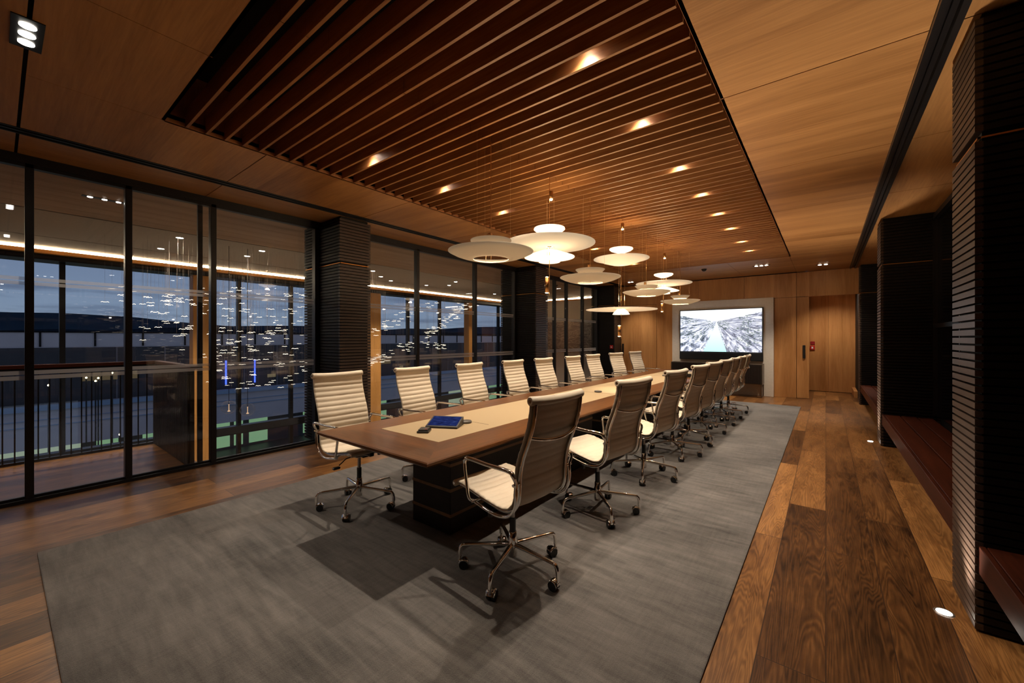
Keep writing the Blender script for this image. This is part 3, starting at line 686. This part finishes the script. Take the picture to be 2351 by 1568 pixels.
# ================================================================== chairs
def chair_proto():
    r = empty('office_chair', (0, 0, RZ))
    # side profile, facing +Y (y, z)
    prof = spline([(.262, .528, 0), (.215, .534, 0), (.10, .512, 0), (-.03, .488, 0), (-.12, .478, 0), (-.178, .492, 0), (-.212, .535, 0), (-.222, .60, 0), (-.226, .68, 0), (-.247, .775, 0), (-.285, .87, 0), (-.315, .96, 0), (-.330, 1.04, 0), (-.332, 1.075, 0)], 14)
    prof = [(p.x, p.y) for p in prof]
    Ls = [0]
    for i in range(1, len(prof)): Ls.append(Ls[-1] + math.dist(prof[i], prof[i - 1]))
    T = Ls[-1]; N = 156; sm = []
    j = 0
    for k in range(N + 1):
        s = T * k / N
        while j < len(Ls) - 2 and Ls[j + 1] < s: j += 1
        f = (s - Ls[j]) / max(1e-6, Ls[j + 1] - Ls[j]); sm.append((prof[j][0] * (1 - f) + prof[j + 1][0] * f, prof[j][1] * (1 - f) + prof[j + 1][1] * f))
    W_ = .228; b = MB(); vs = []; pitch = T / 24
    nx = [-W_, -W_ + .012, -.07, .07, W_ - .012, W_]
    for k in range(N + 1):
        a = sm[max(0, k - 1)]; c = sm[min(N, k + 1)]; tx, tz_ = c[0] - a[0], c[1] - a[1]; l = math.hypot(tx, tz_); n = (tz_ / l, -tx / l)  # normal to outer side
        s = T * k / N; w = abs(math.sin(math.pi * s / pitch)) ** .55
        for sg in (1, -1):
            for x in nx:
                edge = .35 if abs(x) > W_ - .005 else 1
                sag = -.012 * (1 - (x / W_) ** 2)
                h = (.004 + (.0075 if sg > 0 else .0028) * w) * edge
                vs.append((x, sm[k][0] + n[0] * (sg * h + sag), sm[k][1] + n[1] * (sg * h + sag)))
    fs = []; q = len(nx)
    for k in range(N):
        for sg in (0, 1):
            for i in range(q - 1):
                a0 = k * 2 * q + sg * q + i; a1 = a0 + 1; b0 = a0 + 2 * q; b1 = b0 + 1
                fs.append((a0, a1, b1, b0) if sg == 0 else (a0, b0, b1, a1))
        for i in (0, q - 1):
            a0 = k * 2 * q + i; fs.append((a0, a0 + 2 * q, a0 + 3 * q, a0 + q) if i == 0 else (a0, a0 + q, a0 + 3 * q, a0 + 2 * q))
    b.add(vs, fs, 0, True); b.build('ribbed_upholstery', M['leather'], r)
    # rolls at both ends
    def roll(name, y, z, rr, bow):
        b = MB(); P_ = [(x, y - bow * (1 - (x / .225) ** 2), z - bow * .6 * (1 - (x / .225) ** 2)) for x in [-.234, -.228, -.15, -.08, 0, .08, .15, .228, .234]]
        b.tube(P_, [rr * .8] + [rr] * 7 + [rr * .8], 16)
        o = b.build(name, M['leather'], r)
        for s in (-1, 1):
            q = MB(); q.tube([(s * .2335, y, z), (s * .2360, y, z)], rr * .42, 12); q.build('end_cap', M['chrome'], o)
        return o
    roll('head_roll', -.336, 1.085, .025, .012); roll('front_roll', .272, .522, .019, .0)
    # side rails
    for s in (-1, 1):
        b = MB(); P_ = []
        for k in range(3, N, 4):
            a, c = sm[k - 1], sm[k + 1]; l = math.dist(a, c); P_.append((s * .206, sm[k][0] - (c[1] - a[1]) / l * .018, sm[k][1] + (c[0] - a[0]) / l * .018))
        b.tube(P_, .0115, 10, ra=.009); b.build('side_rail', M['chrome'], r)
    # back stretcher and seat stretchers
    b = MB(); b.tube([(x, -.312 - .030 * (1 - (x / .210) ** 2), .890 - .030 * (1 - (x / .210) ** 2)) for x in [-.210 + .030 * k for k in range(15)]], .009, 8); b.build('back_stretcher', M['chrome'], r)
    b = MB(); b.tube([(-.206, .16, .505), (-.12, .16, .465), (.12, .16, .465), (.206, .16, .505)], .010, 8); b.tube([(-.206, -.06, .468), (-.12, -.06, .446), (.12, -.06, .446), (.206, -.06, .468)], .010, 8); b.build('seat_stretcher', M['chrome'], r)
    # armrests: closed loops
    for s in (-1, 1):
        x0, x1 = s * .240, s * .262
        loop = [(x0, -.246, .64), (x1, -.244, .688), (x1, -.215, .708), (x1, -.06, .710), (x1, .09, .714), (x1, .130, .706), (x1, .140, .675), (x1, .124, .58), (x1, .102, .488), (x0, .080, .466), (x0, .02, .454), (x0, -.07, .440), (x0, -.135, .442), (x0, -.195, .462), (x0, -.235, .510), (x0, -.247, .575)]
        pts = spline(loop, 5, True); b = MB(); n = len(pts)
        rr = [.0095 if p.z < .66 else .011 for p in pts]; b.tube(pts, rr, 8, True, ra=[.013 if p.z > .69 else .010 for p in pts])
        b.tube([(s * .206, -.242, .64), (s * .262, -.244, .64)], .008, 8); b.tube([(s * .206, .06, .478), (s * .262, .08, .468)], .008, 8)
        b.build('armrest', M['chrome'], r)
    # column and mechanism
    b = MB(); b.cyl((0, 0, 0), .013, .31, .445, 14, 0); b.cyl((0, 0, 0), .019, .215, .32, 14, 1); b.build('gas_column', [M['grey'], M['black']], r)
    b = MB(); b.bbox(-.045, .045, -.10, .13, .430, .466, .006); b.bbox(-.02, .02, .10, .19, .445, .48, .004); b.tube([(-.07, -.09, .452), (.07, -.09, .452)], .015, 12); b.build('tilt_mechanism', M['black'], r)
    b = MB(); b.tube([(.04, .05, .447), (.15, .055, .437), (.21, .06, .400)], .0045, 8); b.bbox(.205, .262, .045, .075, .374, .392, .005); b.build('height_lever', M['black'], r)
    b = MB(); b.tube([(-.04, 0, .447), (-.12, 0, .437), (-.185, 0, .41)], .004, 8); b.cyl((-.19, 0, 0), .014, .385, .41, 12); b.build('tension_knob', M['black'], r)
    # five star base
    b = MB(); b.lathe([(.001, .085), (.024, .085), (.028, .10), (.029, .185), (.024, .20), (.023, .235), (.001, .237)], 20); b.build('base_hub', M['chrome'], r)
    leg = None
    for k in range(5):
        if leg is None:
            b = MB(); b.tube([(.018, 0, .158), (.06, 0, .158), (.17, 0, .152), (.284, 0, .146), (.308, 0, .142), (.320, 0, .128), (.325, 0, .102), (.327, 0, .072)], [.017, .016, .013, .011, .011, .0115, .012, .0125], 12, ra=[.014, .013, .0115, .0105, .011, .0115, .012, .0125])
            leg = b.build('base_leg', M['chrome'], r)
            c = MB()
            for s in (-1, 1): c.tube([(.300, s * .006, .027), (.300, s * .024, .027)], .0265, 18, mi=1)
            hood = [(.300 + .031 * math.cos(a), 0, .027 + .031 * math.sin(a)) for a in [math.pi * (.06 + .8 * i / 8) for i in range(9)]]
            c.tube(hood, .003, 6, ra=.028, mi=0, up=(0, 1, 0)); c.cyl((.327, 0, 0), .008, .045, .075, 10, 0); c.bbox(.308, .335, -.010, .010, .036, .052, .003, 0)
            cs = c.build('caster', [M['chrome'], M['black']], leg)
        else:
            l2 = leg.copy(); COL.objects.link(l2); l2.parent = r; c2 = cs.copy(); COL.objects.link(c2); c2.parent = l2
            l2.rotation_euler = (0, 0, k * 2 * math.pi / 5)
    return r
proto = chair_proto()
PK = kids(proto); PKK = {c.name: kids(c) for c in PK}
def place_chair(x, y, rz, base, label, group, first=[True]):
    if first[0]: r = proto; first[0] = False; ch_ = PK
    else:
        r = proto.copy(); COL.objects.link(r); ch_ = []
        for c in PK:
            d = c.copy(); COL.objects.link(d); d.parent = r; ch_.append(d)
            for g2 in PKK[c.name]: h = g2.copy(); COL.objects.link(h); h.parent = d
    r.location = (x, y, RZ); r.rotation_euler = (0, 0, rz)
    k = 0
    for c in ch_:
        if c.name.startswith('base_leg'): c.rotation_euler = (0, 0, base - rz + k * 2 * math.pi / 5); k += 1
    tag(r, label, 'office chair', group)
ORD = ['nearest the viewpoint', 'second from the near end', 'third from the near end', 'fourth from the near end', 'middle one of the row', 'fourth from the far end', 'third from the far end', 'second from the far end', 'farthest one']
LY = [1.88, 2.70, 3.56, 4.43, 5.20, 6.11, 7.0, 8.06, 9.15]; LP = [0, -4, -2, -1, 1, 2, 6, 12, 12]
RYs = [1.93, 3.02, 4.08, 5.05, 5.78, 6.52, 7.27, 7.94, 8.60]; RP = [5, 10, 8, 8, 9, 6, 3, 1, -2]
for i in range(9):
    p = rad(LP[i]); place_chair(-3.10 if i < 6 else -3.17, LY[i] - .34 * math.sin(p) , rad(-90) - p, rad(239 if i == 0 else R.uniform(0, 72)), 'cream leather chair in the row along the glass wall, ' + ORD[i], 'chairs along the window side of the table')
for i in range(9):
    p = rad(RP[i]); place_chair(-1.50 if i == 0 else -1.47, RYs[i], rad(90) - p, rad(214 if i == 0 else R.uniform(0, 72)), 'cream leather chair in the row on the bench side, ' + ORD[i], 'chairs along the bench side of the table')

# ================================================================== pendants
PX = -2.14
def thick(prof, t=.004):
    """closed profile ring from an open one"""
    return prof + [(r, z + t) for r, z in prof[::-1]]
def pend_low(y, label):
    r = tag(empty('pendant_lamp', (PX, y, 2.06)), label, 'pendant lamp', 'low dish pendants over the table')
    b = MB(); b.lathe(thick([(.142, 0), (.19, .006), (.25, .022), (.30, .040), (.344, .062)]), 56, closed=True); b.build('large_dish', M['shade'], r)
    b = MB(); b.lathe(thick([(.110, .100), (.135, .118), (.166, .150)]), 48, closed=True); b.build('small_dish', M['shade'], r)
    b = MB(); b.lathe([(.001, .215), (.018, .215), (.020, .205), (.020, .150), (.001, .150)], 20); b.build('lamp_cylinder', M['brass'], r, (-.02, .01, 0))
    b = MB(); b.cyl((0, 0, 0), .016, .146, .150, 16); b.build('lamp_disc', M['ledwarm'], r, (-.02, .01, 0))
    b = MB(); b.cyl((0, 0, 0), .003, .0, CH - 2.06 + .13, 8); b.build('stem', M['brass'], r)
    b = MB()
    for a in (0.5, 2.6, 4.7):
        b.tube([(.16 * math.cos(a), .16 * math.sin(a), .145), (.16 * math.cos(a), .16 * math.sin(a), CH - 2.06 + .1)], .0008, 5)
        b.tube([(.14 * math.cos(a), .14 * math.sin(a), .004), (.125 * math.cos(a), .125 * math.sin(a), .112)], .001, 5)
    b.build('suspension_wires', M['lampwire'], r)
    light('lamp', 'POINT', (0, 0, .085), LOWP, WARM, .03, parent=r)
    light('lamp_down', 'SPOT', (0, 0, .075), LOWS, NEUT, .03, None, 95, .6, parent=r)
    return r
def pend_tall(y, zt, d1, d2, d3, cyl, label, flat3=False):
    """zt lamp cylinder top; d1,d2,d3 disc heights; cyl low cylinder (z0,z1)"""
    r = tag(empty('pendant_lamp', (PX, y, 0)), label, 'pendant lamp', 'tall tiered pendants over the table')
    b = MB(); b.lathe([(.001, zt), (.018, zt), (.019, zt - .075), (.001, zt - .075)], 20); b.build('upper_cylinder', M['brass'], r, (.02, 0, 0))
    b = MB(); b.lathe([(.001, zt - .092), (.012, zt - .088), (.015, zt - .076)], 16); b.build('lamp_disc', M['ledwarm'], r, (.02, 0, 0))
    b = MB(); b.lathe([(.001, d1 + .022), (.09, d1 + .022), (.150, d1 + .012), (.153, d1), (.13, d1 - .018), (.05, d1 - .045), (.001, d1 - .045)], 48); b.build('top_disc', M['shadehot'], r)
    if not flat3:
        b = MB(); b.lathe(thick([(.03, d2 - .012), (.14, d2 - .010), (.20, d2 - .012), (.36, d2 + .004), (.443, d2 + .016)]), 64, closed=True); b.build('wide_disc', M['shademid'], r)
        b = MB(); b.lathe(thick([(.245, d3), (.20, d3 + .018), (.10, d3 + .055), (.02, d3 + .075)], .003), 56, closed=True); b.build('cone_disc', M['shadehot'], r)
        b = MB(); b.lathe(thick([(.105, d3 - .045), (.085, d3 - .020), (.04, d3 + .01)], .003), 40, closed=True); b.build('lower_cone', M['shadehot'], r)
    else:
        b = MB(); b.lathe(thick([(.03, d2 - .080), (.12, d2 - .066), (.24, d2 - .030), (.26, d2 - .012), (.358, d2 + .008)]), 64, closed=True); b.build('middle_dish', M['shademid'], r)
        b = MB(); b.lathe(thick([(.458, d3), (.35, d3 + .010), (.12, d3 + .020), (.03, d3 + .024)], .004), 64, closed=True); b.build('wide_disc', M['shademid'], r)
        b = MB(); b.lathe(thick([(.110, d3 - .062), (.09, d3 - .030), (.05, d3 + .008)], .003), 40, closed=True); b.build('lower_cone', M['shadehot'], r)
    b = MB(); b.cyl((0, 0, 0), .0032, cyl[0] - .03, CH + .13, 8); b.build('stem', M['brass'], r)
    low = d3
    b = MB()
    for a in (0.6, 2.7, 4.8):
        b.tube([(.045 * math.cos(a), .045 * math.sin(a), low), (.045 * math.cos(a), .045 * math.sin(a), zt - .08)], .0012, 5)
    b.build('suspension_wires', M['lampwire'], r)
    b = MB(); b.lathe([(.001, cyl[1]), (.019, cyl[1]), (.020, cyl[0]), (.001, cyl[0])], 20); b.build('lower_cylinder', M['brass'], r, (-.022, -.012, 0))
    b = MB(); b.lathe([(.001, cyl[1] + .008), (.014, cyl[1] + .004), (.016, cyl[1])], 16); b.build('lamp_disc', M['ledwarm'], r, (-.022, -.012, 0))
    b = MB(); b.lathe([(.001, cyl[0] - .006), (.014, cyl[0] - .004), (.016, cyl[0])], 16); b.build('lamp_disc', M['ledwarm'], r, (-.022, -.012, 0))
    light('lamp', 'POINT', (0, 0, (d1 + d2) / 2 - .02), TALLP, WARM, .04, parent=r)
    light('lamp', 'POINT', (0, 0, d3 + (.14 if not flat3 else .16)), TALLP * .8, WARM, .04, parent=r)
    light('lamp_up', 'SPOT', (0, 0, d1 + .1), TALLU, WARM, .05, (rad(180), 0, 0), 150, .8, parent=r)
    light('lamp_down', 'SPOT', (0, 0, cyl[0] - .02), 26. if flat3 else TALLD, NEUT, .02, None, 70 if flat3 else 110, .6, parent=r)
    return r
LOWP, LOWS, TALLP, TALLU, TALLD = 15., 3., 14., 12., 4.
for y, l in ((2.465, 'low two dish opal pendant nearest the viewpoint'), (4.205, 'low two dish opal pendant, second nearest of its kind'), (6.04, 'low two dish opal pendant overlapping the far tiered one'), (7.83, 'smallest low two dish opal pendant, beside the television')): pend_low(y, l)
pend_tall(3.34, 2.86, 2.49, 2.330, 2.215, (1.87, 2.02), 'tiered opal pendant with wide disc above a cone, nearer one')
pend_tall(5.095, 2.945, 2.60, 2.465, 1.80, (1.45, 1.585), 'tiered opal pendant with its wide flat disc hanging lowest', True)
pend_tall(6.86, 2.84, 2.485, 2.32, 2.21, (1.87, 2.0), 'tiered opal pendant with wide disc above a cone, farther one')

# ================================================================== recessed slat downlights
def slat_y(y): return min(SL, key=lambda s: abs(s + .07 - y)) + .0708
DL = [2.095, 2.975, 3.85, 4.745, 5.65, 6.55, 7.45, 8.33]
DW = 112.
for side, x in (('right', -1.09), ('left', -3.24)):
    for i, y in enumerate(DL):
        yy = slat_y(y)
        r = tag(empty('recessed_downlight', (x, yy, CH + .088)), 'recessed spotlight between the ceiling slats, %s row, %s' % (side, ['nearest the viewpoint', 'second nearest', 'third nearest', 'fourth nearest', 'fourth from the far end', 'third from the far end', 'second from the far end', 'farthest'][i]), 'ceiling light', 'spotlights between the ceiling slats')
        b = MB(); b.lathe([(.034, .055), (.040, .055), (.040, 0), (.034, 0)], 24, closed=True); b.build('housing', M['black'], r)
        b = MB(); b.cyl((0, 0, 0), .034, .004, .05, 20); b.build('lamp_disc', M['led'], r)
        light('lamp', 'SPOT', (0, 0, -.044), DW, NEUT, .012, None, 98, 1.0, parent=r)
        light('lamp_slat_fill', 'SPOT', (0, 0, -.008), 12, NEUT, .02, None, 120, .8, parent=r)  # extra spot added to brighten the patch on the slat side
# black plate multi spots
def plate(x, y, n, along, label, power, w=.33, d=.112, cone=95, z=CH):
    r = tag(empty('spotlight_plate', (x, y, z)), label, 'ceiling light')
    sx, sy = (w / 2, d / 2) if along == 'X' else (d / 2, w / 2)
    b = MB(); b.bbox(-sx, sx, -sy, sy, -.006, .0, .001); b.build('plate', M['black'], r)
    for k in range(n):
        o = (k - (n - 1) / 2) * w / (n + .0) * .84; c = (o, 0, 0) if along == 'X' else (0, o, 0)
        b = MB(); b.cyl(c, min(.030, w / n * .28), -.009, -.006, 20); b.build('lamp_disc', M['led'], r)
    light('lamp', 'SPOT', (0, 0, -.03), power, NEUT, .05, None, cone, .7, parent=r)
plate(-3.265, .097, 3, 'X', 'black square plate with three round spotlights in the near ceiling', 80.)
plate(-1.06, .097, 3, 'X', 'black plate with three spotlights in the near ceiling, above the viewpoint', 10.)
plate(-1.10, 10.19, 3, 'X', 'slim black plate with three spotlights above the television', 130., .33, .06)
plate(-3.2, 10.19, 3, 'X', 'slim black plate with three spotlights hidden behind the far pendants', 100., .33, .06)
plate(-.05, 10.85, 2, 'X', 'slim black plate with two spotlights near the far right door', 120., .24, .06)
plate(-4.31, 10.93, 2, 'X', 'slim black plate with two spotlights near the far left door', 90., .2, .05)
plate(.12, 12.5, 2, 'X', 'added unseen plate with two spotlights brightening the far right recess', 110., .24, .06, 120)  # added lamp behind the lintel, out of view, to brighten the recess wall
for x, y, z, l in ((-2.19, 9.93, CH, 'black dome camera on the ceiling in front of the television wall'), (-6.3, 10.2, CH, 'black dome camera on the landing ceiling beyond the far glass')):
    b = MB(); b.lathe([(.001, -.055), (.03, -.048), (.048, -.028), (.055, -.010), (.060, -.008), (.060, 0)], 24); tag(b.build('dome_camera', M['black'], None, (x, y, z)), l, 'camera')
# floor uplights
for x, y, l in ((.483, 3.02, 'near column'), (.484, 7.42, 'middle column')):
    disc_light('floor_uplight', (x, y, .001), .030, 'small round uplight sunk in the floor beside the ' + l, 150, 'floor uplights', True, 78, cat='floor light')

# ================================================================== television wall
b = MB(); b.bbox(-3.38, -1.0, 11.60, 11.72, 0, 2.42, .004); st(b.build('wall_television', M['fabric']), 'pale woven panel behind the television', 'wall panel')
tv = tag(empty('television', (-2.19, 11.60, .86)), 'large wall television showing a river gorge', 'television')
b = MB(); b.bbox(-.98, .98, -.05, -.001, .0, 1.325, .004); b.build('bezel', M['black'], tv)
b = MB(); b.poly([(0, 0, 0), (1, 0, 0), (1, 0, 1), (0, 0, 1)]); o = b.build('screen', M['picture'], tv, (-.955, -.052, .215)); o.scale = (1.91, 1, 1.09)
b = MB(); b.bbox(-.96, .96, -.07, -.05, .01, .19, .004); b.build('speaker_grille', pbr('speaker_cloth', (.008, .008, .008), .9), tv)
light('screen_glow', 'AREA', (0, -.09, .76), 14, (.75, .85, 1.), rot=(rad(90), 0, 0), shape=(1.9, 1.05), parent=tv)
cr = tag(empty('credenza', (-2.24, 11.38, 0)), 'black fluted credenza on a bronze frame below the television', 'cabinet')
b = MB(); b.bbox(-1.05, 1.05, -.19, .2, .32, .80, .004); b.build('cabinet_body', M['grey'], cr)
cr.children[0].data.materials[0] = pbr('bronze_panel', (.10, .075, .055), .35, .6)
for k in range(4):
    b = MB(); x0 = -1.03 + k * .515
    b.box(x0 + .003, x0 + .512, -.20, -.19, .335, .785)
    for j in range(24): b.box(x0 + .008 + j * .021, x0 + .020 + j * .021, -.212, -.20, .34, .78)
    b.build('fluted_door', M['blackwood'], cr)
for s in (-1, 1):
    b = MB(); b.box(s * 1.03 - .01, s * 1.03 + .01, -.19, -.17, 0, .32); b.box(s * 1.03 - .01, s * 1.03 + .01, .17, .19, 0, .32); b.box(s * 1.03 - .01, s * 1.03 + .01, -.17, .17, 0, .02); b.box(s * 1.03 - .01, s * 1.03 + .01, -.17, .17, .30, .32); b.build('metal_leg', M['brass'], cr)
    cr.children[-1].data.materials[0] = pbr('dark_bronze_leg', (.16, .10, .06), .3, .9)
b = MB(); b.box(-1.02, 1.02, -.185, -.17, .0, .018); b.build('foot_rail', bpy.data.materials['dark_bronze_leg'], cr)
# signs and call points
fa = tag(empty('fire_call_point', (-.285, 13.6, 1.17)), 'red fire alarm call point on the recessed oak wall', 'alarm')
b = MB(); b.bbox(-.05, .05, -.03, 0, -.055, .055, .004); b.build('call_box', M['red'], fa)
b = MB(); b.box(-.018, .018, -.033, -.03, -.015, .028); b.box(-.026, .026, -.033, -.03, -.032, -.024); b.build('white_symbol', M['white'], fa)
b = MB(); b.bbox(-.33, -.235, 13.585, 13.6, 1.255, 1.34, .003); tag(b.build('alarm_sign', pbr('dark_red_sign', (.28, .015, .02), .4)), 'dark red square sign above the fire call point', 'sign')
sg = tag(empty('fire_sign', (-5.0, 11.2, 1.17)), 'small red square fire sign on the far window side column', 'sign')
b = MB(); b.bbox(-.05, .05, -.012, 0, -.05, .05, .002); b.build('sign_plate', M['red'], sg)
b = MB(); b.lathe([(.001, -.0), (.022, -.0), (.022, .002)], 14); o = b.build('white_symbol', M['white'], sg, (.0, -.0125, .0), (rad(90), 0, 0))
b = MB(); b.bbox(-4.93, -4.88, 11.67, 11.70, 2.60, 2.72, .004); tag(b.build('wall_sensor', M['white']), 'small white sensor high on the far wall beside the column', 'sensor')

# ================================================================== bench seats
for y0, y1, l in ((-3.0, 2.92, 'cropped by the bottom right corner'), (3.36, 7.18, 'between the near and middle columns'), (7.62, 11.4, 'between the middle and far columns')):
    cy = (y0 + y1) / 2; h = (y1 - y0) / 2 - .002
    r = tag(empty('bench_seat', (.83, cy, 0)), 'long red jarrah bench seat ' + l, 'bench', 'window bench seats')
    for x0, x1 in ((-.222, -.078), (-.066, .074), (.086, .222)): b = MB(); b.bbox(x0, x1, -h, h, .395, .42, .003); b.build('seat_board', M['jarrah'], r)
    b = MB(); b.bbox(-.248, -.225, -h, h, .285, .42, .003); b.build('fascia_board', M['jarrah'], r)
    b = MB(); b.box(-.10, .22, -h, h, 0.0, .394); b.build('plinth', M['core'], r)
